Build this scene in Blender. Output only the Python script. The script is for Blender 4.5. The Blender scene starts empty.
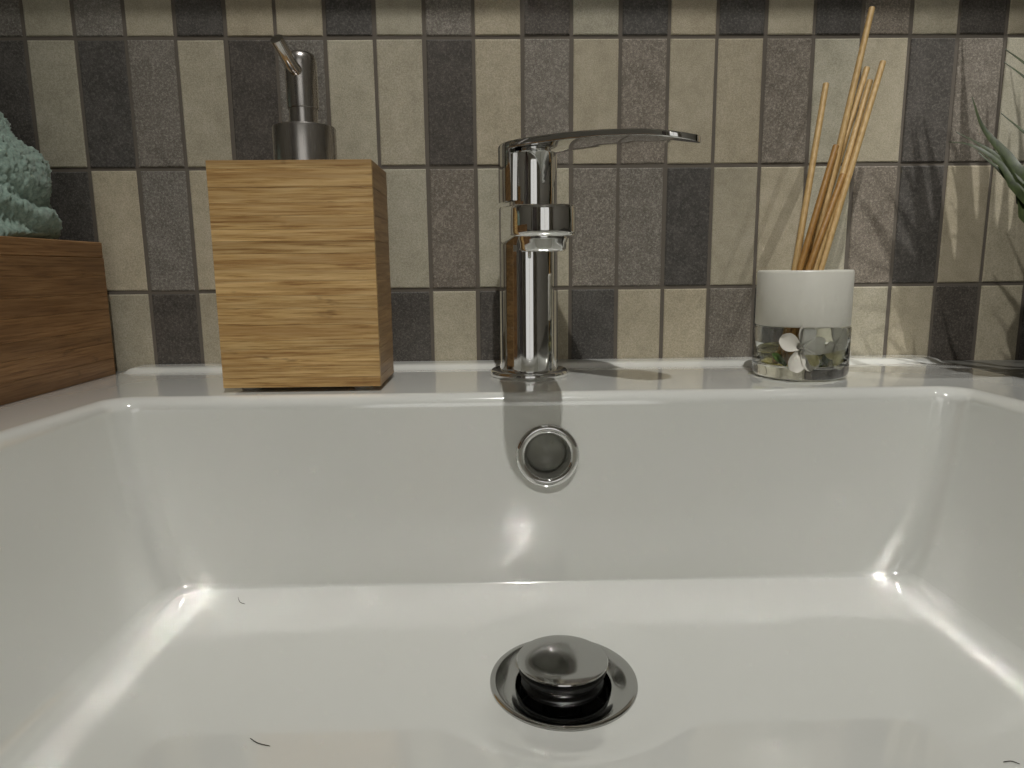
import bpy, bmesh, math, random
from mathutils import Vector, Matrix, noise

# ------------------------------------------------------------------ camera
SC = bpy.context.scene
COL = SC.collection
ZO = 0.919                       # eye height; below, z is measured from the eye
FPX = 690.0
def cam_basis(yaw, pitch, roll):
    yaw, pitch, roll = map(math.radians, (yaw, pitch, roll))
    f = Vector((math.sin(yaw)*math.cos(pitch), math.cos(yaw)*math.cos(pitch), -math.sin(pitch)))
    r = Vector((math.cos(yaw), -math.sin(yaw), 0))
    d = f.cross(r)
    return (r*math.cos(roll)+d*math.sin(roll), d*math.cos(roll)-r*math.sin(roll), f)
CR, CD, CF = cam_basis(1.2, 9.49, 0.56)
cam_data = bpy.data.cameras.new('camera')
cam_data.sensor_width = 36.0
cam_data.lens = 36.0*FPX/1024.0
cam_data.clip_start = 0.01
cam = bpy.data.objects.new('camera', cam_data)
m = Matrix.Identity(4)
for i in range(3):
    m[i][0] = CR[i]; m[i][1] = -CD[i]; m[i][2] = -CF[i]
m[0][3], m[1][3], m[2][3] = 0.0, -0.5, ZO
cam.matrix_world = m
COL.objects.link(cam)
SC.camera = cam

# ------------------------------------------------------------------ world, light, exposure
world = bpy.data.worlds.new('world'); SC.world = world
world.use_nodes = True
world.node_tree.nodes['Background'].inputs[0].default_value = (1, 1, 1, 1)
world.node_tree.nodes['Background'].inputs[1].default_value = 0.0
SC.view_settings.view_transform = 'Standard'
SC.view_settings.look = 'None'
SC.view_settings.gamma = 1.0
SC.view_settings.use_curve_mapping = False
SC.view_settings.exposure = 0.08
CY = SC.cycles
CY.caustics_reflective = True
CY.caustics_refractive = True
CY.blur_glossy = 0.0
CY.sample_clamp_indirect = 0.0
CY.max_bounces = 12
CY.diffuse_bounces = 5
CY.glossy_bounces = 8
CY.transmission_bounces = 10
CY.use_guiding = True
CY.guiding_training_samples = 64
CY.surface_guiding_probability = 0.7
CY.use_adaptive_sampling = False
CEIL = 2.40 - ZO
# ceiling spots: x, y, watts, beam degrees
SPOTS = [(0.07, -0.76, 54.0, 40, (0.05, -0.12, -0.05), 'round ceiling spot straight above the front of the washbasin'),
         (0.88, -0.72, 70.0, 15, (0.385, 0.0, 0.05), 'round ceiling spot with a narrow beam above the grass plant')]
SPOT_RADIUS = 0.012
LIGHT_COL = (1.0, 0.985, 0.945)
FILL_GLOW = 0.66                      # radiance of the glowing panel added behind the viewer as fill

# ------------------------------------------------------------------ helpers
def link(o, parent=None):
    COL.objects.link(o)
    if parent is not None:
        o.parent = parent
    return o
def origin(parent):
    p = Vector((0, 0, 0))
    while parent is not None:
        p += parent.location
        parent = parent.parent
    return p
def thing(name, label, cat, base, group=None):
    o = bpy.data.objects.new(name, None)
    o.empty_display_size = 0.02
    o.location = (base[0], base[1], base[2]+ZO)
    o['label'] = label; o['category'] = cat
    if group: o['group'] = group
    return link(o)
def tag(o, label, cat, group=None):
    o['label'] = label; o['category'] = cat
    if group: o['group'] = group
    return o
def mesh(name, verts, faces, mat, parent=None, smooth=35, loc=None):
    """verts in eye-relative coordinates"""
    off = origin(parent) if loc is None else Vector((loc[0], loc[1], loc[2]+ZO))
    me = bpy.data.meshes.new(name)
    me.from_pydata([(v[0]-off.x, v[1]-off.y, v[2]+ZO-off.z) for v in verts], [], faces)
    bm = bmesh.new(); bm.from_mesh(me)
    bmesh.ops.recalc_face_normals(bm, faces=bm.faces)
    bm.to_mesh(me); bm.free()
    if smooth is not None:
        for p in me.polygons: p.use_smooth = True
        if smooth < 180: me.set_sharp_from_angle(angle=math.radians(smooth))
    me.materials.append(mat)
    o = bpy.data.objects.new(name, me)
    if loc is not None:
        o.location = off if parent is None else off-origin(parent)
    return link(o, parent)
def box_vf(x0, x1, y0, y1, z0, z1, b=0.0, seg=1):
    bm = bmesh.new()
    bmesh.ops.create_cube(bm, size=1.0)
    for v in bm.verts:
        v.co = Vector(((x0+x1)/2+v.co.x*(x1-x0), (y0+y1)/2+v.co.y*(y1-y0), (z0+z1)/2+v.co.z*(z1-z0)))
    if b > 0:
        bmesh.ops.bevel(bm, geom=list(bm.edges), offset=b, segments=seg, affect='EDGES', profile=0.5)
    bm.verts.index_update()
    vs = [tuple(v.co) for v in bm.verts]; fs = [[v.index for v in f.verts] for f in bm.faces]
    bm.free()
    return vs, fs
def join(*parts):
    V, F = [], []
    for v, f in parts:
        n = len(V); V += list(v); F += [[i+n for i in q] for q in f]
    return V, F
def lathe_vf(prof, c, seg=64, close=False):
    """prof: list of (r, z); open ends are capped unless r is ~0"""
    V, F = [], []
    n = len(prof)
    for r, z in prof:
        for k in range(seg):
            a = 2*math.pi*k/seg
            V.append((c[0]+r*math.cos(a), c[1]+r*math.sin(a), z))
    rng = range(n) if close else range(n-1)
    for i in rng:
        j = (i+1) % n
        for k in range(seg):
            k2 = (k+1) % seg
            F.append([i*seg+k, i*seg+k2, j*seg+k2, j*seg+k])
    if not close:
        F.append(list(range(seg))[::-1]); F.append([(n-1)*seg+k for k in range(seg)])
    return V, F
def loft_vf(rings, cap0=True, cap1=True):
    n = len(rings[0]); V = [p for r in rings for p in r]; F = []
    for i in range(len(rings)-1):
        for k in range(n):
            k2 = (k+1) % n
            F.append([i*n+k, i*n+k2, (i+1)*n+k2, (i+1)*n+k])
    if cap0: F.append(list(range(n))[::-1])
    if cap1: F.append([(len(rings)-1)*n+k for k in range(n)])
    return V, F
def tube_vf(path, rad, seg=12):
    path = [Vector(p) for p in path]
    rings = []
    prev = None
    for i, p in enumerate(path):
        t = (path[min(i+1, len(path)-1)]-path[max(i-1, 0)]).normalized()
        if prev is None:
            n = t.orthogonal().normalized()
        else:
            n = (prev-t*prev.dot(t)).normalized()
        prev = n; b = t.cross(n)
        r = rad[i] if isinstance(rad, (list, tuple)) else rad
        rings.append([tuple(p+(n*math.cos(2*math.pi*k/seg)+b*math.sin(2*math.pi*k/seg))*r) for k in range(seg)])
    return loft_vf(rings)
def bez(pts, n):
    """Catmull-Rom through points"""
    P = [Vector(p) for p in pts]
    P = [P[0]*2-P[1]]+P+[P[-1]*2-P[-2]]
    out = []
    segs = len(P)-3
    for i in range(n+1):
        u = i/n*segs; k = min(int(u), segs-1); t = u-k
        a, b, c, d = P[k:k+4]
        out.append(0.5*((2*b)+(c-a)*t+(2*a-5*b+4*c-d)*t*t+(3*b-a-3*c+d)*t**3))
    return out
def ray(u, v):
    return CR*((u-512)/FPX)+CD*((v-384)/FPX)+CF
def at(u, v, y):
    """point of the place seen at pixel (u, v) of the photo, at depth y from the wall"""
    d = ray(u, v); return Vector((0, -0.5, 0))+d*((y+0.5)/d.y)
def pix(p):
    q = Vector(p)-Vector((0, -0.5, 0))
    z = q.dot(CF)
    return (512+FPX*q.dot(CR)/z, 384+FPX*q.dot(CD)/z) if z > 0.01 else (9999, 9999)

# ------------------------------------------------------------------ materials
def srgb(r, g, b):
    f = lambda c: c/255/12.92 if c/255 <= 0.04045 else ((c/255+0.055)/1.055)**2.4
    return (f(r), f(g), f(b), 1.0)
class Mat:
    def __init__(s, name):
        s.m = bpy.data.materials.new(name); s.m.use_nodes = True
        s.t = s.m.node_tree; s.b = s.t.nodes['Principled BSDF']
    def n(s, kind, **kw):
        x = s.t.nodes.new(kind)
        for k, v in kw.items(): setattr(x, k, v)
        return x
    def l(s, a, b): s.t.links.new(a, b)
    def set(s, **kw):
        for k, v in kw.items(): s.b.inputs[k.replace('_', ' ')].default_value = v
        return s
    def coords(s, scale=(1, 1, 1), kind='Object', loc_random=False):
        tc = s.n('ShaderNodeTexCoord'); mp = s.n('ShaderNodeMapping')
        mp.inputs['Scale'].default_value = scale
        s.l(tc.outputs[kind], mp.inputs['Vector'])
        if loc_random:
            at_ = s.n('ShaderNodeAttribute', attribute_type='OBJECT', attribute_name='seed')
            cx = s.n('ShaderNodeCombineXYZ')
            for i in range(3): s.l(at_.outputs['Fac'], cx.inputs[i])
            s.l(cx.outputs[0], mp.inputs['Location'])
        return mp.outputs[0]
    def noise(s, vec, scale, detail=4, rough=0.6):
        x = s.n('ShaderNodeTexNoise'); x.inputs['Scale'].default_value = scale
        x.inputs['Detail'].default_value = detail; x.inputs['Roughness'].default_value = rough
        s.l(vec, x.inputs['Vector']); return x.outputs['Fac']
    def ramp(s, fac, stops):
        x = s.n('ShaderNodeValToRGB'); e = x.color_ramp.elements
        e[0].position, e[0].color = stops[0]; e[1].position, e[1].color = stops[-1]
        for p, c in stops[1:-1]:
            q = e.new(p); q.color = c
        s.l(fac, x.inputs[0]); return x.outputs[0]
    def mix(s, fac, a, b, mode='MIX'):
        x = s.n('ShaderNodeMix', data_type='RGBA', blend_type=mode)
        for sock, v in ((x.inputs[0], fac), (x.inputs[6], a), (x.inputs[7], b)):
            if hasattr(v, 'is_output'): s.l(v, sock)
            else: sock.default_value = v
        return x.outputs[2]
    def math(s, op, a, b=0.5):
        x = s.n('ShaderNodeMath', operation=op)
        for sock, v in ((x.inputs[0], a), (x.inputs[1], b)):
            if hasattr(v, 'is_output'): s.l(v, sock)
            else: sock.default_value = v
        return x.outputs[0]
    def bump(s, h, strength=0.3, dist=0.001):
        x = s.n('ShaderNodeBump'); x.inputs['Strength'].default_value = strength
        x.inputs['Distance'].default_value = dist
        s.l(h, x.inputs['Height']); s.l(x.outputs[0], s.b.inputs['Normal'])
    def col(s, c): s.l(c, s.b.inputs['Base Color'])

def m_plain(name, c, rough=0.5, metal=0.0, **kw):
    M_ = Mat(name); M_.set(Base_Color=c, Roughness=rough, Metallic=metal, **kw)
    v = M_.coords(); M_.col(M_.mix(M_.noise(v, 60), tuple(x*0.96 for x in c[:3])+(1,), tuple(min(1, x*1.03) for x in c[:3])+(1,)))
    return M_.m
def m_tile(name, dark, base, light, fleck, amt):
    M_ = Mat(name); v = M_.coords(loc_random=True)
    n1 = M_.noise(v, 620, 3, 0.75); n2 = M_.noise(v, 75, 5, 0.7); n3 = M_.noise(v, 1500, 2, 0.7)
    c = M_.ramp(n2, [(0.30, dark), (0.5, base), (0.70, light)])
    c = M_.mix(M_.ramp(n1, [(0.48, (0, 0, 0, 1)), (0.66, (amt, amt, amt, 1))]), c, fleck)
    c = M_.mix(M_.ramp(n1, [(0.32, (amt*0.6,)*3+(1,)), (0.45, (0, 0, 0, 1))]), c, dark)
    lo, hi = 1-0.28*amt-0.08, 1+0.25*amt+0.07
    sp = M_.ramp(n3, [(0.38, (lo, lo, lo, 1)), (0.62, (hi, hi, hi, 1))])
    c = M_.mix(1.0, c, sp, 'MULTIPLY')
    tone = M_.n('ShaderNodeAttribute', attribute_type='OBJECT', attribute_name='tone')
    hue = M_.n('ShaderNodeAttribute', attribute_type='OBJECT', attribute_name='hue')
    cm = M_.n('ShaderNodeCombineColor')
    M_.l(M_.math('ADD', tone.outputs['Fac'], hue.outputs['Fac']), cm.inputs[0])
    M_.l(tone.outputs['Fac'], cm.inputs[1])
    M_.l(M_.math('SUBTRACT', tone.outputs['Fac'], hue.outputs['Fac']), cm.inputs[2])
    M_.col(M_.mix(1.0, c, cm.outputs[0], 'MULTIPLY'))
    M_.set(Roughness=0.6); M_.b.inputs['Specular IOR Level'].default_value = 0.35
    M_.bump(M_.math('ADD', n1, n2), 0.35, 0.0006)
    return M_.m
def m_bamboo(name, dark, mid, light, axis='x'):
    M_ = Mat(name)
    st = {'x': (0.55, 14, 14), 'y': (14, 0.55, 14)}[axis]
    v = M_.coords(st, loc_random=True)
    g1 = M_.noise(v, 55, 6, 0.62); g2 = M_.noise(v, 15, 3, 0.55)
    vk = M_.coords({'x': (1, 3.5, 3.5), 'y': (3.5, 1, 3.5)}[axis], loc_random=True)
    knot = M_.noise(vk, 30, 3, 0.7)
    c = M_.ramp(g1, [(0.34, dark), (0.47, mid), (0.64, light)])
    c = M_.mix(M_.ramp(g2, [(0.38, (0.55, 0.55, 0.55, 1)), (0.6, (0, 0, 0, 1))]), c, dark)
    c = M_.mix(M_.ramp(knot, [(0.63, (0, 0, 0, 1)), (0.74, (0.7, 0.7, 0.7, 1))]), c, tuple(x*0.45 for x in dark[:3])+(1,))
    tone = M_.n('ShaderNodeAttribute', attribute_type='OBJECT', attribute_name='tone')
    cm = M_.n('ShaderNodeCombineColor')
    for i in range(3): M_.l(tone.outputs['Fac'], cm.inputs[i])
    M_.col(M_.mix(1.0, c, cm.outputs[0], 'MULTIPLY'))
    M_.set(Roughness=0.42); M_.bump(g1, 0.12, 0.0004)
    return M_.m

TILE = {'B': m_tile('tile_beige', srgb(172, 164, 143), srgb(186, 178, 156), srgb(196, 188, 168), srgb(202, 194, 174), 0.35),
        'M': m_tile('tile_taupe', srgb(112, 105, 96), srgb(128, 121, 111), srgb(142, 135, 125), srgb(172, 165, 154), 0.75),
        'D': m_tile('tile_charcoal', srgb(72, 68, 64), srgb(84, 80, 75), srgb(98, 93, 88), srgb(126, 120, 113), 0.6)}
GROUT = m_plain('grout', srgb(104, 97, 88), 0.9)
CER = Mat('ceramic')
CER.set(Base_Color=srgb(226, 226, 219), Roughness=0.09, IOR=1.70)
CER.b.inputs['Specular IOR Level'].default_value = 1.0
CER.b.inputs['Coat Weight'].default_value = 1.0
CER.b.inputs['Coat Roughness'].default_value = 0.03
CER.b.inputs['Coat IOR'].default_value = 1.45
_v = CER.coords(); CER.col(CER.mix(CER.noise(_v, 8), srgb(226, 227, 222), srgb(230, 231, 226)))
CER = CER.m
def m_metal(name, c, rough, streak=None):
    M_ = Mat(name); M_.set(Metallic=1.0, Base_Color=c, Roughness=rough)
    v = M_.coords(streak or (1, 1, 1)); n = M_.noise(v, 120)
    M_.l(M_.math('MULTIPLY_ADD', n, rough*0.5), M_.b.inputs['Roughness'])
    x = M_.b.inputs['Roughness'].links[0].from_node; x.inputs[2].default_value = rough*0.75
    return M_.m
CHROME = m_metal('chrome', (0.74, 0.74, 0.73, 1), 0.035)
STEEL = m_metal('brushed_steel', (0.50, 0.475, 0.45, 1), 0.26, (60, 60, 1))
DARKSTEEL = m_metal('polished_steel', (0.45, 0.43, 0.41, 1), 0.12)
DRAINM = m_metal('drain_chrome', (0.54, 0.54, 0.53, 1), 0.09)
RUBBER = m_plain('black_rubber', srgb(16, 16, 17), 0.35)
VOID = m_plain('dark_void', srgb(20, 20, 20), 0.8)
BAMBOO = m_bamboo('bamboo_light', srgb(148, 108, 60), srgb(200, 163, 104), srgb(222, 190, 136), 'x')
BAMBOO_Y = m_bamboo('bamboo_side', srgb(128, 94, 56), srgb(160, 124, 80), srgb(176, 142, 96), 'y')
BAMBOO_D = m_bamboo('bamboo_brown', srgb(112, 78, 46), srgb(146, 108, 68), srgb(166, 128, 86), 'y')
PAINT = m_plain('white_paint', srgb(222, 218, 208), 0.7)
COUNTER = m_plain('grey_worktop', srgb(112, 111, 106), 0.35)
CABWOOD = m_plain('cabinet_lacquer', srgb(96, 88, 80), 0.4)
FLOORM = m_plain('floor_stone', srgb(110, 106, 100), 0.5)
DOORM = m_plain('door_brown', srgb(70, 50, 36), 0.45)
MIRROR = m_metal('mirror_silver', (0.92, 0.92, 0.92, 1), 0.01)
WHITEPL = m_plain('white_plastic', srgb(228, 226, 216), 0.32)
CLEARPL = m_plain('foot_plastic', srgb(150, 150, 145), 0.3)

# ================================================================== THE SETTING
def struct(o):
    o['kind'] = 'structure'; return o
XL, XR, YF = -0.95, 1.15, -2.3
FLZ = -ZO
def slab(name, x0, x1, y0, y1, z0, z1, mat):
    v, f = box_vf(x0, x1, y0, y1, z0, z1)
    return struct(mesh(name, v, f, mat, None, None))
wall_back = slab('wall_back', XL-0.1, XR+0.1, 0.0008, 0.12, FLZ, CEIL, GROUT)
slab('wall_left', XL-0.1, XL, YF, 0.0008, FLZ, CEIL, PAINT)
slab('wall_right', XR, XR+0.1, YF, 0.0008, FLZ, CEIL, PAINT)
slab('wall_front', XL-0.1, XR+0.1, YF-0.1, YF, FLZ, CEIL, PAINT)
slab('floor', XL-0.1, XR+0.1, YF-0.1, 0.12, FLZ-0.1, FLZ, FLOORM)
slab('ceiling', XL-0.1, XR+0.1, YF-0.1, 0.12, CEIL, CEIL+0.1, PAINT)
# dark door added in the left wall, unseen, for reflections in the chrome
dv, df = box_vf(XL, XL+0.035, -1.95, -1.15, FLZ, 2.02-ZO, 0.003)
door = struct(mesh('added_door_1', dv, df, DOORM, None, None))
for zc in (0.30, 1.18):
    v, f = box_vf(XL+0.034, XL+0.043, -1.83, -1.27, FLZ+zc, FLZ+zc+0.62, 0.006)
    mesh('door_panel', v, f, DOORM, door, None)
v, f = join(tube_vf([(XL+0.034, -1.21, FLZ+1.0), (XL+0.075, -1.21, FLZ+1.0)], 0.008, 16), tube_vf([(XL+0.075, -1.20, FLZ+1.0), (XL+0.075, -1.33, FLZ+1.0)], 0.008, 16))
mesh('door_handle', v, f, STEEL, door)
v, f = join(box_vf(XL, XL+0.045, -2.03, -1.95, FLZ, 2.10-ZO), box_vf(XL, XL+0.045, -1.15, -1.07, FLZ, 2.10-ZO), box_vf(XL, XL+0.045, -1.95, -1.15, 2.02-ZO, 2.10-ZO))
struct(mesh('trim_1', v, f, PAINT, None, None))
# glowing panel added in the front wall, unseen, as soft frontal fill light
wx0, wx1, wz0, wz1 = -0.50, 0.60, 0.55-ZO, 2.05-ZO
v, f = join(box_vf(wx0-0.05, wx0, YF, YF+0.04, wz0-0.05, wz1+0.05), box_vf(wx1, wx1+0.05, YF, YF+0.04, wz0-0.05, wz1+0.05),
            box_vf(wx0, wx1, YF, YF+0.04, wz0-0.05, wz0), box_vf(wx0, wx1, YF, YF+0.04, wz1, wz1+0.05), box_vf(0.035, 0.065, YF, YF+0.04, wz0, wz1))
fill_frame = struct(mesh('fill_window_1', v, f, PAINT, None, None))
WM = Mat('fill_emitter'); WM.set(Base_Color=(0.8, 0.8, 0.8, 1), Roughness=0.4)
WM.b.inputs['Emission Color'].default_value = (1.0, 0.99, 0.955, 1); WM.b.inputs['Emission Strength'].default_value = FILL_GLOW
for (a, b) in ((wx0, 0.035), (0.065, wx1)):
    v, f = box_vf(a, b, YF+0.012, YF+0.018, wz0, wz1)
    mesh('fill_pane', v, f, WM.m, fill_frame, None)

# tiles of the splashback: one object each around the basin, the rest as one field
PW, PH, GX, GZ = 0.0333, 0.08455, -0.3132, 0.15485
random.seed(11)
ROWS = {0: 'MBMBDBBDBMBDBDBDBDMBDB', 1: 'DBDMBDMBBDBMBMBBMBBDMB',
        2: 'BDBMBMDBBMBBMMDBBBMDBB', 3: 'DBBDBMBBDBDBDBBMDBBBDBD'}   # first letter: column -1
HW, HH = PW/2-0.0013, PH/2-0.0013
def tile_vf(cx, cz):
    b = 0.0007
    V = []
    for (dx, dz, y) in ((HW, HH, 0.0025), (HW, HH, 0.0004), (HW-b, HH-b, 0.0)):
        V += [(cx-dx, y, cz-dz), (cx+dx, y, cz-dz), (cx+dx, y, cz+dz), (cx-dx, y, cz+dz)]
    F = [[8, 9, 10, 11]]
    for o in (0, 4):
        F += [[o+i, o+(i+1) % 4, o+4+(i+1) % 4, o+4+i] for i in range(4)]
    return V, F
tile_me = {}
for k_ in 'BMD':
    v, f = tile_vf(0, 0)
    me = bpy.data.meshes.new('tile'); me.from_pydata(v, [], f)
    me.materials.append(TILE[k_]); tile_me[k_] = me
done = set()
for row in range(-1, 5):
    for c in range(-6, 27):
        s = ROWS.get(row, '')
        k_ = s[c+1] if 0 <= c+1 < len(s) else random.choice('BBMMDD'[(c+row) % 2:])
        o = bpy.data.objects.new('tile', tile_me[k_])
        o.location = (GX+(c+0.5)*PW+random.uniform(-.0003, .0003), random.uniform(-0.0002, 0.0002),
                      GZ-(row-0.5)*PH+ZO+random.uniform(-.0002, .0002))
        o.rotation_euler = (random.uniform(-.002, .002), random.uniform(-.003, .003), random.uniform(-.004, .004))
        o['tone'] = random.uniform(0.80, 0.97); o['seed'] = random.uniform(0, 50); o['hue'] = random.uniform(-0.03, 0.035)
        link(o, wall_back); done.add((row, c))
for k_ in 'BMD':
    parts = []
    for row in range(-16, 12):
        for c in range(-19, 44):
            if (row, c) in done or (row*7+c*5+(row*c) % 3) % 3 != 'BMD'.index(k_): continue
            cx, cz = GX+(c+0.5)*PW, GZ-(row-0.5)*PH
            if XL+HW < cx < XR-HW and FLZ+HH < cz < CEIL-HH: parts.append(tile_vf(cx, cz))
    o = mesh('tile_field', *join(*parts), TILE[k_], wall_back, None)
    o['kind'] = 'stuff'; o['tone'] = 0.88; o['seed'] = 3.0; o['hue'] = 0.0

# ================================================================== WASHBASIN
ZD = -0.069                                        # deck height
SX0, SX1, SYF = -0.265, 0.323, -0.486
BCX = 0.0245
DRAIN = (0.0275, -0.2190, -0.1812)
FLOOR_DEG, ZF0 = 1.5, -0.1765
TILT = math.radians(2.5)                           # the drain leans a little towards the front
FT = math.tan(math.radians(FLOOR_DEG))
def floor_z(y): return ZF0+FT*(y+0.13)
def half_x(y):
    s_ = max(0.0, min(0.36, -0.12-y)); return TX+0.05*s_
def rrect(x0, x1, yb, yf, r, z):
    """rounded rectangle, constant point count; r < half sides"""
    pts = []
    cs = ((x1-r, yb-r, 0), (x0+r, yb-r, 90), (x0+r, yf+r, 180), (x1-r, yf+r, 270))
    ns = (72, 48, 72, 48)
    for i in range(4):
        cx, cy, a0 = cs[i]; nx = cs[(i+1) % 4]
        for k in range(20):
            a = math.radians(a0+90*k/20)
            pts.append((cx+r*math.cos(a), cy+r*math.sin(a), z))
        a = math.radians(a0+90)
        p = (cx+r*math.cos(a), cy+r*math.sin(a)); q = (nx[0]+r*math.cos(a), nx[1]+r*math.sin(a))
        for k in range(ns[i]):
            t = k/ns[i]
            pts.append((p[0]+(q[0]-p[0])*t, p[1]+(q[1]-p[1])*t, z))
    return pts
washbasin = thing('washbasin', 'white rectangular ceramic washbasin with a wide flat rim', 'washbasin', (BCX, -0.24, ZD-0.165))
rings = []
def outer(ins, z, r=0.012):
    return rrect(SX0+ins, SX1-ins, -0.0005-ins, SYF+ins, r, z)
# outside, from below
rings.append(rrect(BCX-0.16, BCX+0.16, -0.10, -0.40, 0.03, ZD-0.165))
rings.append(rrect(BCX-0.250, BCX+0.250, -0.07, -0.462, 0.03, ZD-0.150))
rings.append(rrect(BCX-0.276, BCX+0.276, -0.03, -0.480, 0.03, ZD-0.020))
rings.append(outer(0.004, ZD-0.016)); rings.append(outer(0.0005, ZD-0.014))
for k in range(0, 7):
    a = math.radians(90*k/6); rr = 0.003
    rings.append(outer(rr*(1-math.cos(a)), ZD-rr+rr*math.sin(a)))
rings.append(outer(0.010, ZD))
TX, TYB, TYF = 0.2350, -0.1205, -0.432
DX, DYB, DYF = 0.0250, 0.0100, 0.022
ZB = ZF0
RIM = 0.0075                                       # rim rounding
RMIN, RMAX = 0.0008, 0.0040                        # fillet at the foot of the walls: tight in the middle of the back, wider in the corners
R0 = 0.014                                         # plan radius of the corners
HZ = ZD-ZB
# the walls are gently hollow: steep under the rim, flatter towards the foot
def hollow(n=200, K=0.050, th=math.radians(9.3)):
    w, out = 0.0, []
    for i in range(n+1):
        s_ = i/n*0.90; out.append(w)
        dl = 0.5*(math.atan2(K-w, 0.1*(1-s_))-th)
        w += math.tan(dl)*0.1*0.90/n
    return out
HOL = hollow()
SK = 0.90
CURL, MIX = 0.60, 0.80
BOW = 0.0
def wall_raw(s_, mx):
    q = CURL*s_+(1-CURL)*s_*s_
    k = min(s_/SK*200, 199.999); i = int(k)
    h = (HOL[i]+(HOL[i+1]-HOL[i])*(k-i))/HOL[-1]*0.86
    return q*(1-mx)+h*mx
def foot_slope(D):
    mx = mix_of(D); return (wall_raw(SK, mx)-wall_raw(SK-0.005, mx))/0.005
def mix_of(D): return 0.50 if D == DYF else MIX
def wall(D, s_):
    mx = mix_of(D)
    return D*(wall_raw(s_, mx) if s_ <= SK else wall_raw(SK, mx)+foot_slope(D)*(s_-SK))
def off(D, z, R):
    """inward offset at height z of a wall of draft D with foot fillet R"""
    if z > ZD-RIM:                                 # rounded rim
        return -RIM+math.sqrt(max(0, RIM*RIM-(z-(ZD-RIM))**2))
    H = HZ-RIM
    w = wall(D, (ZD-RIM-z)/H)
    sl = D*foot_slope(D)/H
    dl = math.atan(sl)
    if z >= ZB+R*(1-math.sin(dl)): return w
    oc = wall(D, 1.0)-sl*R+R/math.cos(dl)
    return oc-math.sqrt(max(0, R*R-(z-ZB-R)**2))
def foot_radius(x, y):
    if y < TYB-0.06: return 0.0100
    u_ = min(1.0, abs(x-BCX)/0.205)
    return RMIN+(RMAX-RMIN)*u_**2.2
def sweep(x, y):
    """the floor curls up a little where it meets the back wall, more so towards the corners"""
    u_ = min(1.0, abs(x-BCX)/0.20)
    R2 = 0.013+0.062*u_**2
    d0 = 0.098*R2
    d = max(0.0, TYB-wall(DYB, 1.0)-y)
    return (d0-d)**2/(2*R2) if d < d0 else 0.0
def inner(z):
    Rn = 0.010
    a, b, c = off(DX, z, Rn), off(DYB, z, Rn), off(DYF, z, Rn)
    out = []
    for (x, y, zz) in rrect(BCX-TX+a, BCX+TX-a, TYB-b, TYF+c, R0, z):
        if y < -0.30: y += BOW*min(1.0, abs(x-BCX)/0.22)**2*(-0.30-y)/0.132      # bowed front
        if y > TYB-0.06:
            y += b-off(DYB, z, foot_radius(x, y)) if y > TYB-b-R0 else 0.0
        out.append((BCX+(x-BCX)*half_x(y)/TX, y, ZD+(zz-ZD)*(floor_z(y)+sweep(x, y)-ZD)/(ZB-ZD)))
    return out
for k in range(0, 11):                             # rounded rim edge
    rings.append(inner(ZD-RIM*(1-math.cos(math.radians(90*k/10)))))
zt0 = ZB+RMAX
for k in range(1, 25):
    rings.append(inner(ZD-RIM+(zt0-ZD+RIM)*k/24))
for k in range(1, 49):
    rings.append(inner(ZB+RMAX*(1-math.cos(math.radians(90*(1-k/48))))))
last = rings[-1]
RD = 0.0318
for k in range(1, 61):
    t = (k/60)**1.7
    ring = []
    for (x, y, z) in last:
        a = math.atan2(y-DRAIN[1], x-DRAIN[0])
        cx, cy = DRAIN[0]+RD*math.cos(a), DRAIN[1]+RD*math.sin(a)
        nx, ny = x+(cx-x)*t, y+(cy-y)*t
        dd = math.hypot(nx-DRAIN[0], ny-DRAIN[1])
        w = max(0.0, min(1.0, 1-(dd-RD)/0.024)); w = w*w*(3-2*w)
        ring.append((nx, ny, (floor_z(ny)+sweep(nx, ny))*(1-w)+(DRAIN[2]+math.tan(TILT)*(ny-DRAIN[1]))*w))
    rings.append(ring)
ct_, st_ = math.cos(TILT), math.sin(TILT)
def tilted(vs):
    out = []
    for (x, y, z) in vs:
        b, c = y-DRAIN[1], z-DRAIN[2]
        out.append((x, DRAIN[1]+b*ct_-c*st_, DRAIN[2]+b*st_+c*ct_))
    return out
def level(vs):
    """plug: stands level over the leaning flange"""
    return [(x, y-0.0005, z) for (x, y, z) in vs]
def circ(r, z):
    return tilted([(DRAIN[0]+r*math.cos(math.atan2(y-DRAIN[1], x-DRAIN[0])), DRAIN[1]+r*math.sin(math.atan2(y-DRAIN[1], x-DRAIN[0])), z) for (x, y, _) in last])
rings += [circ(0.0316, DRAIN[2]-0.0012), circ(0.027, DRAIN[2]-0.0055), circ(0.0222, DRAIN[2]-0.0070), circ(0.0222, DRAIN[2]-0.022)]
v, f = loft_vf(rings)
basin = mesh('basin', v, f, CER, washbasin, 180)
# overflow opening cut through the back wall of the bowl
OC = Vector((0.0276, -0.1300, -0.1045))
nb = Vector((0, ZB-ZD, DYB)).normalized()          # outward normal of that wall
OC.y = TYB-off(DYB, OC.z, 0.01)
eu = Vector((1, 0, 0)); ev = nb.cross(eu).normalized()
def oriented(prof, seg=48):
    """lathe around the overflow axis: prof (r, height along normal)"""
    vs, fs = lathe_vf(prof, (0, 0), seg)
    return [tuple(OC+eu*a+ev*b+nb*c) for a, b, c in vs], fs
cv, cf = oriented([(0.0142, -0.022), (0.0142, 0.02)])
cut = mesh('cutter', cv, cf, CER, washbasin, None)
mod = basin.modifiers.new('cut', 'BOOLEAN'); mod.object = cut; mod.operation = 'DIFFERENCE'; mod.solver = 'EXACT'
dg = bpy.context.evaluated_depsgraph_get()
nm = bpy.data.meshes.new_from_object(basin.evaluated_get(dg))
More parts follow.
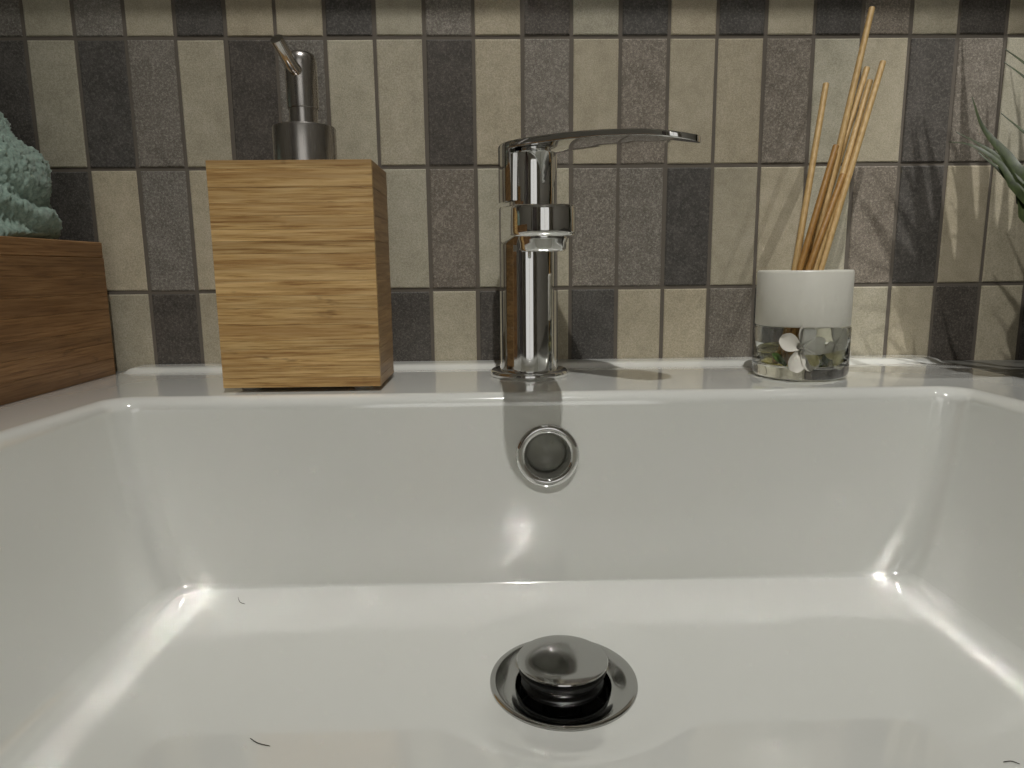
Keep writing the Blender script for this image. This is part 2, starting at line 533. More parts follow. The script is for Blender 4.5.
basin.modifiers.clear(); old = basin.data; basin.data = nm; bpy.data.meshes.remove(old)
bpy.data.objects.remove(cut)
for p in basin.data.polygons: p.use_smooth = True
basin.data.set_sharp_from_angle(angle=math.radians(50))
# overflow ring
prof = []
for k in range(17):
    a = math.radians(180-180*k/16)
    prof.append((0.0154+0.0027*math.cos(a), 0.0024*math.sin(a)+0.0003))
prof = [(0.0127, -0.010)]+prof[::1]+[(0.0181, -0.0002)]
ov, of = oriented([(0.0119, -0.014), (0.0119, -0.001)]+[(r, h) for r, h in prof[1:]])
of = [q for q in of if len(q) < 20]
o = mesh('overflow_ring', ov, of, CHROME, washbasin, 40); o['label'] = 'chrome ring around the overflow hole'
ov, of = oriented([(0.0001, -0.0092), (0.009, -0.0095), (0.0117, -0.0135)])
of = [q for q in of if len(q) < 20]
mesh('overflow_back', ov, of, m_plain('overflow_grey', srgb(150, 150, 142), 0.3), washbasin, 60)
# raised ledge along the wall
sec = [(-0.0006, ZD-0.002), (-0.0006, ZD+0.0034), (-0.010, ZD+0.0032), (-0.0155, ZD+0.0030), (-0.0185, ZD+0.0023), (-0.0205, ZD+0.0012), (-0.0235, ZD+0.0003), (-0.0265, ZD-0.0004), (-0.0265, ZD-0.002)]
lr = []
for (x, s_, hz) in [(SX0+0.003, .72, .05), (SX0+0.0045, .82, .5), (SX0+0.0075, .93, .9), (SX0+0.012, 1, 1)]+[(SX0+0.012+(SX1-SX0-0.024)*k/8, 1, 1) for k in range(1, 8)]+[(SX1-0.012, 1, 1), (SX1-0.0075, .93, .9), (SX1-0.0045, .82, .5), (SX1-0.003, .72, .05)]:
    lr.append([(x, y*s_, ZD+(z-ZD)*hz if z > ZD else z) for y, z in sec])
mesh('back_ledge', *loft_vf(lr), CER, washbasin, 60)

# ================================================================== DRAIN
drain = thing('pop_up_drain', 'round chrome pop-up drain in the floor of the washbasin', 'drain', DRAIN)
dz = DRAIN[2]
v, f = lathe_vf([(0.0328, dz+0.0001), (0.0326, dz+0.0008), (0.0320, dz+0.0011), (0.0300, dz+0.0010), (0.0222, dz-0.0008), (0.0214, dz-0.0013), (0.0209, dz-0.0025), (0.0205, dz-0.0060), (0.0205, dz-0.0175), (0.0200, dz-0.0175), (0.0200, dz-0.004)], DRAIN, 96)
f = [q for q in f if len(q) < 20]
o = mesh('flange', tilted(v), f, DRAINM, drain, 30); o['label'] = 'flat chrome ring of the drain'
v, f = lathe_vf([(0.0001, dz-0.0165), (0.0195, dz-0.0165)], DRAIN, 48)
f = [q for q in f if len(q) < 20]
mesh('drain_well', tilted(v), f, VOID, drain, None)
PC = (DRAIN[0]-0.0006, DRAIN[1])
pt = dz+0.0112
v, f = lathe_vf([(0.0001, pt), (0.012, pt), (0.0188, pt-0.0001), (0.0199, pt-0.0003), (0.0202, pt-0.0008), (0.0199, pt-0.0014), (0.0185, pt-0.0022), (0.0001, pt-0.0028)], PC, 96)
f = [q for q in f if len(q) < 20]
plug = mesh('plug', level(v), f, DRAINM, drain, 40); plug['label'] = 'raised polished plug cap'
v, f = lathe_vf([(0.0175, pt-0.0024), (0.0190, pt-0.0036), (0.0192, pt-0.0050), (0.0178, pt-0.0062), (0.0165, pt-0.0066), (0.0165, pt-0.0085), (0.0182, pt-0.0100), (0.0182, pt-0.0115), (0.016, pt-0.0125)], PC, 72)
mesh('gasket', level(v), f, RUBBER, plug, 40)
v, f = lathe_vf([(0.009, pt-0.0120), (0.009, dz-0.0162)], PC, 32)
mesh('stem', level(v), f, RUBBER, plug, 40)

# ================================================================== FAUCET
FA = (0.0207, -0.0520)
faucet = thing('mixer_faucet', 'chrome single-lever mixer faucet on the rim of the washbasin', 'faucet', (FA[0], FA[1], ZD))
v, f = lathe_vf([(0.0245, ZD), (0.0252, ZD+0.0006), (0.0254, ZD+0.0022), (0.0250, ZD+0.0036), (0.0240, ZD+0.0043), (0.0195, ZD+0.0048), (0.0192, ZD+0.0048)], FA, 96)
mesh('base_flange', v, f, CHROME, faucet, 50)
v, f = lathe_vf([(0.0190, ZD+0.0040), (0.0190, ZD+0.006), (0.0187, ZD+0.009), (0.01865, 0.010), (0.01865, 0.0365), (0.0182, 0.0378), (0.015, 0.038)], FA, 96)
mesh('body', v, f, CHROME, faucet, 50)
# spout: wedge with a round nose, pointing at the viewer
NC = (0.0228, -0.1640); NR = 0.0152
def spout_plan(ins):
    """outline (ccw) starting at the body, counter-clockwise around the nose"""
    pts = []
    d = Vector((NC[0]-FA[0], NC[1]-FA[1])); L = d.length; d.normalize(); s = Vector((d.y, -d.x))
    RB = 0.0180-ins; RN = NR-ins
    N1 = 16
    for k in range(N1): pts.append(Vector(FA)+d*(L*k/N1)+s*(RB+(RN-RB)*k/N1))
    for k in range(33):
        a = math.pi*k/32
        pts.append(Vector(NC)+(s*math.cos(a)+d*math.sin(a))*RN)
    for k in range(N1-1, -1, -1): pts.append(Vector(FA)+d*(L*k/N1)-s*(RB+(RN-RB)*k/N1))
    return pts, d
def spout_ring(ins, top, lift):
    pts, d = spout_plan(ins); out = []
    for p in pts:
        t = max(0, (p-Vector(FA)).dot(d))/0.127
        z = (0.0386-0.0098*t) if top else 0.0148
        out.append((p.x, p.y, z+lift))
    return out
rs = [spout_ring(0.0025, False, 0), spout_ring(0.0010, False, 0.0003), spout_ring(0.0003, False, 0.0010), spout_ring(0, False, 0.0022),
      spout_ring(0, True, -0.0016), spout_ring(0.0003, True, -0.0008), spout_ring(0.0008, True, -0.0003), spout_ring(0.0018, True, 0)]
mesh('spout', *loft_vf(rs), CHROME, faucet, 40)
AC = (0.0227, -0.1615)
v, f = lathe_vf([(0.0118, 0.0152), (0.0118, 0.0135), (0.0112, 0.0120), (0.0112, 0.0092), (0.0104, 0.0082), (0.0095, 0.0084), (0.0092, 0.0110)], AC, 64)
aer = mesh('aerator', v, f, CHROME, faucet, 40)
v, f = lathe_vf([(0.0001, 0.0092), (0.0091, 0.0092)], AC, 32)
mesh('aerator_screen', v, [q for q in f if len(q) < 20], DARKSTEEL, aer, None)
# handle turned to the right and towards the viewer
HA = math.radians(-45)
hd = Vector((math.cos(HA), math.sin(HA))); hs = Vector((-hd.y, hd.x))
def hp(u, w, z): return (FA[0]+hd.x*u+hs.x*w, FA[1]+hd.y*u+hs.y*w, z)
KR = 0.0150; KO = 0.0042
KC = (FA[0]+hd.x*KO, FA[1]+hd.y*KO)
v, f = lathe_vf([(0.0148, 0.0375), (KR, 0.0385), (KR, 0.0690), (0.0146, 0.0700), (0.0135, 0.0704), (0.0115, 0.0706), (0.0110, 0.0745)], KC, 96)
mesh('cartridge_cover', v, f, CHROME, faucet, 30)
def top_z(u):
    pts = [(-0.0187, 0.0730), (-0.012, 0.0746), (-0.005, 0.0757), (0.005, 0.0763), (0.020, 0.0763), (0.045, 0.0755), (0.070, 0.0736), (0.095, 0.0706), (0.117, 0.0664)]
    for (a, za), (b, zb) in zip(pts, pts[1:]):
        if u <= b:
            t = (u-a)/(b-a); return za+(zb-za)*t
    return pts[-1][1]
def half_w(u):
    r0, r1, uc = 0.0187, 0.0158, 0.1010
    if u < 0: return math.sqrt(max(0, r0*r0-u*u))
    if u > uc: return math.sqrt(max(0, r1*r1-(u-uc)**2))
    return r0+(r1-r0)*u/uc
us = [-0.01869+0.01869*(1-math.cos(math.pi/2*k/14)) for k in range(15)]
us += [0.1010*k/30 for k in range(1, 31)]+[0.1010+0.01579*math.sin(math.pi/2*k/16) for k in range(1, 17)]
rs = []
for u in us:
    w = max(half_w(u), 0.0003); zt = top_z(u)
    th = 0.0046-0.0014*max(0, u)/0.119
    e = min(0.0009, w*0.4)
    sec = []
    for (cw, cz, a0) in ((w-e, zt-e, 0), (-(w-e), zt-e, 90), (-(w-e), zt-th+e, 180), (w-e, zt-th+e, 270)):
        for k in range(5):
            a = math.radians(a0+90*k/4); sec.append((cw+e*math.cos(a), cz+e*math.sin(a)))
    for_cam = [hp(u, a, b) for a, b in sec]
    rs.append(for_cam)
lever = mesh('lever', *loft_vf(rs), CHROME, faucet, 40); lever['label'] = 'flat chrome lever turned to the right'
# heel of the lever wrapping the back of the cartridge cover
oc = []; ic = []
for k in range(41):
    a = math.radians(82+196*k/40); oc.append((0.0187*math.cos(a), 0.0187*math.sin(a)))
for k in range(41):
    a = math.radians(95+170*(1-k/40)); ic.append((KO+0.0149*math.cos(a), 0.0149*math.sin(a)))
pl = oc+ic
def heel(z, ins=0.0):
    n = len(pl); c = (-0.0155, 0)
    return [hp(a+(c[0]-a)*ins, b+(c[1]-b)*ins*0.3, z) for a, b in pl]
mesh('lever_heel', *loft_vf([heel(0.0405, 0.10), heel(0.0412), heel(0.0725)]), CHROME, lever, 40)

# ================================================================== SOAP DISPENSER
dx0, dx1, dyf, dyb, dzb, dzt = -0.1576, -0.0676, -0.1056, -0.0530, -0.0662, 0.0598
disp = thing('soap_dispenser', 'bamboo block soap dispenser with a steel pump head', 'soap dispenser', ((dx0+dx1)/2, (dyf+dyb)/2, ZD))
T_ = 0.0035
v, f = box_vf(dx0+T_, dx1-T_, dyf+T_, dyb-0.0005, dzb+0.0002, dzt-0.0005)
o = mesh('body', v, f, BAMBOO, disp, None); o['tone'] = 0.9; o['seed'] = 1.0
random.seed(5)
cuts = [0, .035, .115, .18, .235, .295, .345, .40, .445, .52, .585, .64, .715, .785, .825, .905, .955, 1.0]
tones = [.88, 1.0, .96, 1.02, .97, 1.07, .87, 1.04, .99, 1.06, .95, 1.0, 1.05, .93, 1.03, .97, 1.0]
H_ = dzt-dzb
for i in range(len(cuts)-1):
    z1 = dzt-cuts[i]*H_; z0 = dzt-cuts[i+1]*H_
    e = random.uniform(0, 0.00012)
    v, f = box_vf(dx0, dx1, dyf-e, dyf+T_, z0+0.00003, z1-0.00003, 0.00014)
    o = mesh('bamboo_strip', v, f, BAMBOO, disp, None)
    o['tone'] = tones[i]; o['seed'] = random.uniform(0, 40)
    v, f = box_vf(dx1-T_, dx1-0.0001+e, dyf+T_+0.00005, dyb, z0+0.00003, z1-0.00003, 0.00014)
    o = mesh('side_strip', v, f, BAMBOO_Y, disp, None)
    o['tone'] = tones[-1-i]; o['seed'] = random.uniform(0, 40)
for sx in (dx0+0.012, dx1-0.012):
    for sy in (dyf+0.012, dyb-0.012):
        v, f = lathe_vf([(0.0052, ZD), (0.0058, ZD+0.0008), (0.0058, ZD+0.0022), (0.005, dzb+0.0003)], (sx, sy), 20)
        mesh('foot', v, f, CLEARPL, disp, 40)
PX, PY = -0.1100, -0.0790
v, f = lathe_vf([(0.0179, dzt-0.0006), (0.0179, 0.0806), (0.0176, 0.0815), (0.0168, 0.0818), (0.006, 0.0818)], (PX, PY), 72)
mesh('collar', v, f, STEEL, disp, 40)
v, f = lathe_vf([(0.0080, 0.0812), (0.0080, 0.0940), (0.0077, 0.0943), (0.0077, 0.0948)], (PX, PY), 48)
pump = mesh('pump_sleeve', v, f, STEEL, disp, 40)
v, f = lathe_vf([(0.0087, 0.0916), (0.0089, 0.0921), (0.0089, 0.1160), (0.0087, 0.1185), (0.0079, 0.1207), (0.0064, 0.1219), (0.0040, 0.1225), (0.0010, 0.1227)], (PX, PY), 56)
head = mesh('pump_head', v, f, STEEL, disp, 40)
noz = bez([(PX+0.002, PY-0.001, 0.1085), (PX-0.0016, PY-0.010, 0.1120), (PX-0.0036, PY-0.018, 0.1168), (PX-0.0056, PY-0.025, 0.1222)], 16)
v, f = tube_vf(noz, 0.0035, 20)
f = f[:-1]
tip = noz[-1]; td = (noz[-1]-noz[-2]).normalized()
v2, f2 = tube_vf([tip-td*0.0001, tip-td*0.006], [0.0026, 0.0026], 20)
n = len(v); end = [len(v)-20+k for k in range(20)]
mesh('nozzle', v+v2, f+[[i+n for i in q] for q in f2[:-2]]+[[i+n for i in f2[-1]]]+[[end[k], end[(k+1) % 20], n+(k+1) % 20, n+k] for k in range(20)], DARKSTEEL, head, 40)

# ================================================================== REED DIFFUSER
GC = (0.1930, -0.0670)
GR = 0.0287
diff = thing('reed_diffuser', 'reed diffuser, glass jar with white collar and wooden reeds', 'diffuser', (GC[0], GC[1], ZD))
GL = Mat('clear_glass'); GL.set(Base_Color=(0.96, 0.98, 0.97, 1), Roughness=0.0, IOR=1.48)
GL.b.inputs['Transmission Weight'].default_value = 1.0
OIL = Mat('perfume_oil'); OIL.set(Base_Color=srgb(222, 214, 150), Roughness=0.0, IOR=1.36)
OIL.b.inputs['Transmission Weight'].default_value = 1.0
zb_ = ZD+0.0002
po = [(0.0001, zb_+0.0012), (0.022, zb_+0.0006), (0.0262, zb_), (0.0278, zb_+0.0010), (0.0285, zb_+0.0030), (GR, zb_+0.006), (GR, -0.0385), (0.0282, -0.0372), (0.0268, -0.0372)]
pi_ = [(0.0271, -0.0380), (0.0271, zb_+0.0105), (0.0262, zb_+0.0085), (0.022, zb_+0.0074), (0.0001, zb_+0.0070)]
v, f = lathe_vf(po+pi_, GC, 80)
f = [q for q in f if len(q) < 20]
mesh('glass_jar', v, f, GL.m, diff, 50)
v, f = lathe_vf([(0.0001, zb_+0.0071), (0.022, zb_+0.0075), (0.0261, zb_+0.0086), (0.0270, zb_+0.0106), (0.0270, zb_+0.0160), (0.0001, zb_+0.0160)], GC, 64)
f = [q for q in f if len(q) < 20]
mesh('oil', v, f, OIL.m, diff, 50)
ct = -0.0026; cb = -0.0368
v, f = lathe_vf([(0.0264, cb), (0.0277, cb+0.0003), (0.0281, cb+0.0010), (0.0281, ct-0.0014), (0.0277, ct-0.0004), (0.0270, ct), (0.0260, ct-0.0003), (0.0256, ct-0.002), (0.0254, ct-0.010), (0.0125, ct-0.011), (0.0120, ct-0.020), (0.0125, cb+0.004), (0.0255, cb+0.003)], GC, 88, True)
mesh('collar', v, f, WHITEPL, diff, 40)
REED = m_bamboo('reed_wood', srgb(150, 112, 58), srgb(192, 156, 98), srgb(212, 180, 126), 'x')
def reed_mat(name, a, b):
    M_ = Mat(name); tc = M_.coords((30, 30, 3)); n = M_.noise(tc, 20, 4)
    M_.col(M_.ramp(n, [(0.3, a), (0.7, b)])); M_.set(Roughness=0.5); return M_.m
RE_L = reed_mat('reed_pale', srgb(176, 142, 88), srgb(208, 176, 122))
RE_D = reed_mat('reed_soaked', srgb(146, 102, 46), srgb(176, 134, 72))
reeds = [((826, 84), (795, 268), -0.030, -0.070, RE_L), ((872, 8), (811, 268), -0.026, -0.066, RE_L), ((883, 62), (821, 268), -0.034, -0.072, RE_L),
         ((867, 68), (806, 268), -0.024, -0.061, RE_L), ((870, 81), (815, 268), -0.030, -0.0755, RE_L), ((836, 146), (800, 268), -0.052, -0.0765, RE_D), ((843, 175), (809, 268), -0.055, -0.080, RE_D)]
for (t_, b_, yt, yb, mt) in reeds:
    T = at(*t_, yt); B = at(*b_, yb)
    d = (B-T).normalized()
    # go on into the jar, stop on the inner floor or wall
    L = (B.z-(zb_+0.0092))/-d.z if d.z < 0 else 0.05
    E_ = B+d*L
    rad = Vector((E_.x-GC[0], E_.y-GC[1]))
    if rad.length > 0.0225:
        rad = rad.normalized()*0.0225; E_ = Vector((GC[0]+rad.x, GC[1]+rad.y, E_.z))
    pth = [E_, B.lerp(E_, 0.5), B, B.lerp(T, 0.5), T, T+(T-B).normalized()*0.0004]
    v, f = tube_vf(pth, [0.0018, 0.0019, 0.0020, 0.0020, 0.0019, 0.0012], 10)
    mesh('reed', v, f, mt, diff, 50)
# white fabric blossoms and leaves inside the jar
PETAL = m_plain('petal_white', srgb(226, 222, 212), 0.6); LEAFG = m_plain('blossom_leaf', srgb(96, 122, 62), 0.5)
def petal(c, ang, ln, wd, tilt, nrm):
    """cupped petal in the plane with normal nrm"""
    n_ = Vector(nrm).normalized(); ex = Vector((0, 0, 1)).cross(n_).normalized(); ez = n_.cross(ex)
    d = ex*math.cos(ang)+ez*math.sin(ang); s = n_.cross(d)
    V = []; F = []
    for i in range(9):
        t = i/8; w = wd*(math.sin(math.pi*min(1, 0.08+t*0.84))**0.7)*(0.45+0.75*t)
        for j in range(-3, 4):
            q = j/3
            V.append(tuple(Vector(c)+d*(ln*t)+s*(w*q)+n_*(tilt*math.sin(t*2.2)+0.0016*q*q)))
    for i in range(8):
        for j in range(6):
            a = i*7+j; F.append([a, a+1, a+8, a+7])
    nv = len(V)
    V += [tuple(Vector(p)-n_*0.0005) for p in V]
    F += [[i+nv for i in q][::-1] for q in F]
    return V, F
def blossom(c, nrm, angs, ln, wd):
    fl = mesh('blossom', *lathe_vf([(0.0001, c[2]-0.0016), (0.0016, c[2]-0.001), (0.0018, c[2]), (0.0012, c[2]+0.0014), (0.0001, c[2]+0.0018)], c, 16), PETAL, diff, 180)
    for a in angs:
        mesh('petal', *petal(c, math.radians(a), ln, wd, 0.002, nrm), PETAL, fl, 180)
fc = at(800, 348, GC[1]-0.0240)
blossom(tuple(fc), (0.12, -1, 0.1), (6, 72, 158, 246, 300), 0.0150, 0.0062)
fc2 = at(834, 346, GC[1]-0.0150)
blossom(tuple(fc2), (0.55, -0.9, 0.1), (30, 105, 195, 250, 320), 0.0140, 0.0062)
for (u, w_, a) in ((806, 365, 110), (816, 367, 60), (822, 366, 95), (786, 366, 140)):
    c = at(u, w_, GC[1]-0.017)
    mesh('leaf', *petal(tuple(c), math.radians(a), 0.012, 0.0024, 0.001, (0.1, -1, 0.1)), LEAFG, diff, 180)

# ================================================================== WORKTOP, CABINET
v, f = join(box_vf(XL, SX0-0.0008, -0.52, 0.0, ZD-0.032, ZD-0.0012, 0.0012), box_vf(SX1+0.0008, XR, -0.52, 0.0, ZD-0.032, ZD-0.0012, 0.0012),
            box_vf(SX0-0.0008, SX1+0.0008, -0.52, SYF-0.0008, ZD-0.032, ZD-0.0012))
tag(mesh('worktop', v, f, COUNTER, None, None), 'grey worktop on both sides of the washbasin', 'worktop')
cabt = thing('vanity_cabinet', 'dark vanity cabinet under the worktop', 'cabinet', (0.0, -0.25, FLZ))
zt_ = ZD-0.0325
v, f = join(box_vf(XL+0.001, XL+0.02, -0.49, -0.001, FLZ, zt_), box_vf(XR-0.02, XR-0.001, -0.49, -0.001, FLZ, zt_), box_vf(XL+0.02, XR-0.02, -0.49, -0.001, FLZ, FLZ+0.08))
mesh('carcass', v, f, CABWOOD, cabt, None)
wd = (XR-XL-0.006)/4
for k in range(4):
    x0 = XL+0.003+k*wd
    v, f = box_vf(x0+0.0015, x0+wd-0.0015, -0.51, -0.491, FLZ+0.08, zt_-0.003, 0.002)
    d_ = mesh('door', v, f, CABWOOD, cabt, None)
    v, f = tube_vf(bez([(x0+wd*0.4, -0.51, zt_-0.05), (x0+wd*0.4, -0.535, zt_-0.05), (x0+wd*0.6, -0.535, zt_-0.05), (x0+wd*0.6, -0.51, zt_-0.05)], 14), 0.005, 10)
    mesh('handle', v, f, STEEL, d_, 60)

# ================================================================== BAMBOO BOX WITH TOWEL
bx1, byb, byf, bzb, bzt = SX0-0.0025, -0.0155, -0.310, ZD-0.0012, 0.0203
bx0 = bx1-0.20
tray = thing('bamboo_box', 'brown bamboo storage box beside the washbasin holding a towel', 'box', ((bx0+bx1)/2, (byb+byf)/2, bzb))
TK = 0.0085
v, f = join(box_vf(bx0, bx0+TK, byf, byb, bzb, bzt, 0.0008), box_vf(bx0+TK, bx1-TK, byb-TK, byb-0.0003, bzb, bzt, 0.0008),
            box_vf(bx0+TK, bx1-TK, byf+0.0003, byf+TK, bzb, bzt, 0.0008), box_vf(bx0+TK, bx1-TK, byf+TK, byb-TK, bzb, bzb+0.006))
o = mesh('box_frame', v, f, BAMBOO_D, tray, None); o['tone'] = 0.95; o['seed'] = 2.0
random.seed(8)
zc = [bzt, bzt-0.0105, bzt-0.022, bzt-0.034, bzt-0.045, bzt-0.058, bzt-0.068, bzt-0.079, bzb]
for i in range(8):
    v, f = box_vf(bx1-TK, bx1+random.uniform(-.0001, 0), byf, byb, zc[i+1]+0.00003, zc[i]-0.00003, 0.0007 if i == 0 else 0.0002)
    o = mesh('side_plank', v, f, BAMBOO_D, tray, None)
    o['tone'] = random.uniform(0.90, 1.08); o['seed'] = random.uniform(0, 40)

# mint terry towel, rolled, standing in the box
TW = Mat('mint_terry'); _v = TW.coords(); _n = TW.noise(_v, 500, 4, 0.7)
TW.col(TW.ramp(_n, [(0.3, srgb(118, 140, 129)), (0.7, srgb(166, 186, 174))])); TW.set(Roughness=0.95)
TW.b.inputs['Sheen Weight'].default_value = 0.3
tc_ = Vector((-0.3715, -0.0700, 0.000)); ta, tb, tcz = 0.102, 0.046, 0.117
V, F = [], []
NU, NV = 460, 230
for i in range(NV+1):
    ph = -math.pi/2+math.pi*i/NV
    for j in range(NU):
        th = 2*math.pi*j/NU
        e = 0.72
        cpow = lambda c: math.copysign(abs(c)**e, c)
        n_ = Vector((cpow(math.cos(ph))*cpow(math.cos(th)), cpow(math.cos(ph))*cpow(math.sin(th)), cpow(math.sin(ph))))
        p = Vector((n_.x*ta, n_.y*tb, n_.z*tcz))
        dirn = Vector((math.cos(ph)*math.cos(th), math.cos(ph)*math.sin(th), math.sin(ph)))
        q = tc_+p
        fold = noise.noise(q*22)*0.006+0.0022*math.sin((q.x*0.8+q.z*1.3+q.y*0.3)*190+noise.noise(q*30)*4)
        loop = abs(noise.noise(q*480))*0.0042+noise.noise(q*900)*0.0012
        V.append(tuple(q+dirn*(fold+loop-0.002)))
for i in range(NV):
    for j in range(NU):
        j2 = (j+1) % NU
        F.append([i*NU+j, i*NU+j2, (i+1)*NU+j2, (i+1)*NU+j])
V = [(max(bx0+TK+0.001, min(bx1-TK-0.001, a)) if c < bzt+0.002 else a, min(b, byb-TK-0.001) if c < bzt+0.002 else b, max(c, bzb+0.0065)) for a, b, c in V]
tag(mesh('towel', V, F, TW.m, None, 180, loc=(tc_.x, tc_.y, bzb+0.0065)), 'mint green terry towel bundled in the bamboo box', 'towel')

# ================================================================== GRASS PLANT
PP = (0.435, -0.080)
plant = thing('grass_plant', 'dark green grass plant with long arching blades at the right', 'plant', (PP[0], PP[1], ZD-0.0012))
zp = ZD-0.0012
v, f = lathe_vf([(0.032, zp), (0.035, zp+0.003), (0.045, zp+0.070), (0.047, zp+0.073), (0.047, zp+0.078), (0.044, zp+0.078), (0.042, zp+0.066), (0.0001, zp+0.066)], PP, 56)
mesh('pot', v, [q for q in f if len(q) < 50 or max(q) < 60], m_plain('pot_grey', srgb(96, 94, 90), 0.6), plant, 40)
GRASS = Mat('grass_blade'); _v = GRASS.coords((40, 40, 6)); _n = GRASS.noise(_v, 12, 3)
GRASS.col(GRASS.ramp(_n, [(0.3, srgb(36, 44, 22)), (0.7, srgb(62, 74, 36))])); GRASS.set(Roughness=0.45); GRASS = GRASS.m
def blade(pts, w, seg=14):
    P = bez(pts, seg); V = []; F = []
    for i, p in enumerate(P):
        t = (P[min(i+1, seg)]-P[max(i-1, 0)]).normalized()
        s = t.cross(Vector((0.25, -1, 0.35))).normalized(); n_ = s.cross(t)
        k = i/seg; ww = w*(0.65+0.35*math.sin(math.pi*min(1, k*1.1+0.1)))*(1-max(0, k-0.35)/0.65*0.93)
        th = 0.0003
        V += [tuple(p+s*ww+n_*ww*0.35), tuple(p+n_*th), tuple(p-s*ww+n_*ww*0.35), tuple(p-n_*th)]
    for i in range(seg):
        for j in range(4):
            j2 = (j+1) % 4
            F.append([i*4+j, i*4+j2, i*4+4+j2, i*4+4+j])
    F += [[3, 2, 1, 0], [seg*4+j for j in range(4)]]
    return V, F
random.seed(21)
crown = Vector((PP[0], PP[1], zp+0.068))
vis = [[(972, 97), (982, 128), (1004, 156), (1040, 196)], [(956, 132), (976, 143), (1000, 160), (1036, 200)], [(949, 142), (972, 146), (1000, 166), (1034, 208)],
       [(1005, 49), (1022, 62), (1052, 90), (1090, 150)], [(1004, 62), (1022, 76), (1050, 104), (1086, 165)], [(1001, 113), (1018, 128), (1046, 154), (1080, 205)],
       [(985, 150), (1000, 166), (1018, 186), (1045, 220)], [(978, 152), (1000, 172), (1020, 196), (1048, 235)], [(1004, 146), (1014, 162), (1030, 186), (1058, 225)]]
for i, pl_ in enumerate(vis):
    y0 = -0.075-0.006*(i % 4)
    pts = [at(u, w_, y0-0.008*k) for k, (u, w_) in enumerate(pl_)]
    pts = [crown+Vector((random.uniform(-.02, .02), random.uniform(-.02, .02), -0.004))]+pts[::-1]
    mesh('leaf', *blade(pts, 0.0060 if i in (0, 6, 7, 8) else 0.0034), GRASS, plant, 60)
# taller blades outside the picture, whose shadows the spot above them throws on the tiles
LD = Vector((SPOTS[1][0], SPOTS[1][1], CEIL))
shade = [[(968, 330), (958, 285), (943, 254), (913, 192), (900, 165)], [(968, 300), (966, 230), (960, 175), (948, 135)], [(978, 352), (962, 318), (936, 288), (915, 255)],
         [(930, 358), (908, 325), (888, 294)], [(946, 358), (935, 340), (920, 300), (905, 265)], [(985, 320), (984, 250), (982, 205), (980, 160)], [(990, 330), (990, 260), (992, 215), (995, 172)],
         [(1000, 330), (1003, 250), (1006, 190), (1009, 138)], [(1002, 330), (1006, 270), (1012, 232), (1024, 196)], [(975, 340), (972, 280), (968, 240), (962, 190)], [(980, 350), (976, 300), (973, 240), (971, 185)],
         [(1015, 350), (1018, 310), (1022, 270), (1028, 220)], [(950, 360), (940, 330), (928, 312), (918, 296)], [(982, 345), (970, 300), (955, 268), (946, 250)], [(996, 350), (994, 300), (998, 250), (1002, 210)]]
for i, pl_ in enumerate(shade):
    pts = []
    for k, (u, w_) in enumerate(pl_):
        S_ = at(u, w_, 0.0); t_ = 0.075+0.045*k/(len(pl_)-1)+random.uniform(-.004, .004)
        pts.append(S_+(LD-S_)*t_)
    b = crown+Vector((random.uniform(-.02, .01), random.uniform(-.015, .02), -0.004))
    mesh('leaf', *blade([b]+pts, random.uniform(0.0046, 0.0068) if i not in (9, 10, 14) else 0.0105), GRASS, plant, 60)
cnt = 0; tries = 0
while cnt < 45 and tries < 8000:                   # dense upright blades on the side of the basin
    tries += 1
    b = crown+Vector((random.uniform(-.03, .01), random.uniform(-.02, .02), -0.004))
    ln = random.uniform(0.08, 0.26); lean = random.uniform(0.02, 0.09); dy = random.uniform(-0.03, 0.03)
    pts = [b, b+Vector((-lean*0.35, dy*0.3, ln*0.4)), b+Vector((-lean*0.75, dy*0.7, ln*0.8)), b+Vector((-lean, dy, ln))]
    P = bez(pts, 14)
    if any(p.y > -0.006 for p in P) or any(pix(p)[0] < 1032 and pix(p)[1] > -6 for p in P): continue
    mesh('leaf', *blade(pts, random.uniform(0.0030, 0.0060)), GRASS, plant, 60); cnt += 1
cnt = 0; tries = 0
while cnt < 50 and tries < 6000:
    tries += 1
    a = random.uniform(0, 2*math.pi); ln = random.uniform(0.12, 0.26); sp = random.uniform(0.02, 0.14)
    b = crown+Vector((random.uniform(-.02, .02), random.uniform(-.02, .02), -0.004))
    d = Vector((math.cos(a), math.sin(a)*0.5, 0))
    pts = [b, b+d*sp*0.15+Vector((0, 0, ln*0.45)), b+d*sp*0.45+Vector((0, 0, ln*0.80)), b+d*sp+Vector((0, 0, ln*random.uniform(0.88, 1.08)))]
    P = bez(pts, 14)
    if any(p.y > -0.004 for p in P): continue
    if any(pix(p)[0] < 1050 and pix(p)[1] > -6 for p in P): continue
    mesh('leaf', *blade(pts, random.uniform(0.0016, 0.0034)), GRASS, plant, 60); cnt += 1

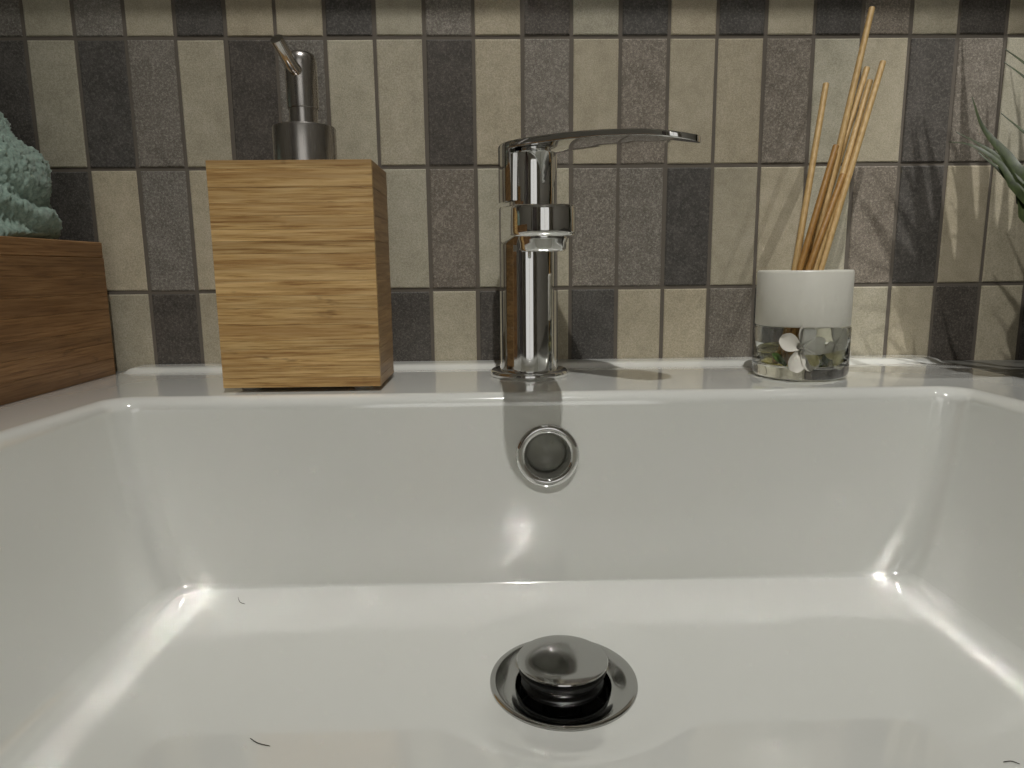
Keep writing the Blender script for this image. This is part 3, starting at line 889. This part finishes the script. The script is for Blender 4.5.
# ================================================================== HAIRS ON THE BOWL FLOOR
HAIRM = m_plain('dark_hair', srgb(52, 46, 40), 0.5)
for (pts_, lab) in (([(238, 597), (240, 602), (245, 604)], 'tiny curled dark hair on the washbasin floor near its left rear corner'),
                    ([(250, 738), (258, 743), (270, 746)], 'dark hair lying on the washbasin floor left of the drain'),
                    ([(1003, 762), (1011, 761), (1020, 764)], 'short dark hair on the washbasin floor at the right edge of the picture')):
    P = []
    for (u, w_) in pts_:
        d = ray(u, w_); t_ = 0.3
        for _ in range(20):                        # meet the sloping floor
            p = Vector((0, -0.5, 0))+d*t_
            t_ *= (floor_z(p.y)+0.0004)/p.z
        P.append(Vector((0, -0.5, 0))+d*t_)
    v, f = tube_vf(bez(P, 10), [0.00008]+[0.00016]*9+[0.00008], 6)
    tag(mesh('hair_strand', v, f, HAIRM, None, 180, loc=tuple(P[1])), lab, 'hair', 'stray hairs in the bowl')

# ================================================================== SHADING CABINET (added above the picture) AND LAMPS
shade_cab = thing('shade_cabinet', 'white cabinet added unseen above the washbasin to shade the top tiles', 'cabinet', (0.03, -0.07, 0.400))
v, f = box_vf(-0.50, 0.56, -0.120, -0.0015, 0.400, 1.05, 0.001)  # added unseen box; its lower edge casts the shadow band on the tiles
mesh('carcass', v, f, PAINT, shade_cab, None)
for k in range(2):
    x0 = -0.50+0.53*k
    v, f = box_vf(x0+0.001, x0+0.529, -0.138, -0.1205, 0.402, 1.048, 0.0015)
    mesh('door', v, f, PAINT, shade_cab, None)

EM = Mat('lamp_lens'); EM.set(Base_Color=(1, 1, 1, 1)); EM.b.inputs['Emission Color'].default_value = LIGHT_COL+(1,)
EM.b.inputs['Emission Strength'].default_value = 4.0
for (x, y, w, beam, aim, lab) in SPOTS:
    t = thing('ceiling_spot', lab, 'lamp', (x, y, CEIL-0.012))
    v, f = lathe_vf([(0.030, CEIL-0.004), (0.034, CEIL-0.010), (0.046, CEIL-0.008), (0.048, CEIL-0.0005)], (x, y), 48)
    mesh('trim_ring', v, [q for q in f if len(q) < 20], STEEL, t, 40)
    v, f = lathe_vf([(0.0001, CEIL-0.0035), (0.0305, CEIL-0.0038)], (x, y), 40)
    mesh('lens', v, [q for q in f if len(q) < 20], EM.m, t, 40)
    ld = bpy.data.lights.new('spot_light', 'SPOT')
    ld.energy = w; ld.color = LIGHT_COL; ld.shadow_soft_size = SPOT_RADIUS if beam > 20 else 0.007
    ld.spot_size = math.radians(beam); ld.spot_blend = 1.0
    lo = bpy.data.objects.new('spot_light', ld)
    lo.location = (0, 0, -0.012)
    lo.rotation_euler = (Vector(aim)-Vector((x, y, CEIL-0.024))).to_track_quat('-Z', 'Y').to_euler()
    link(lo, t)
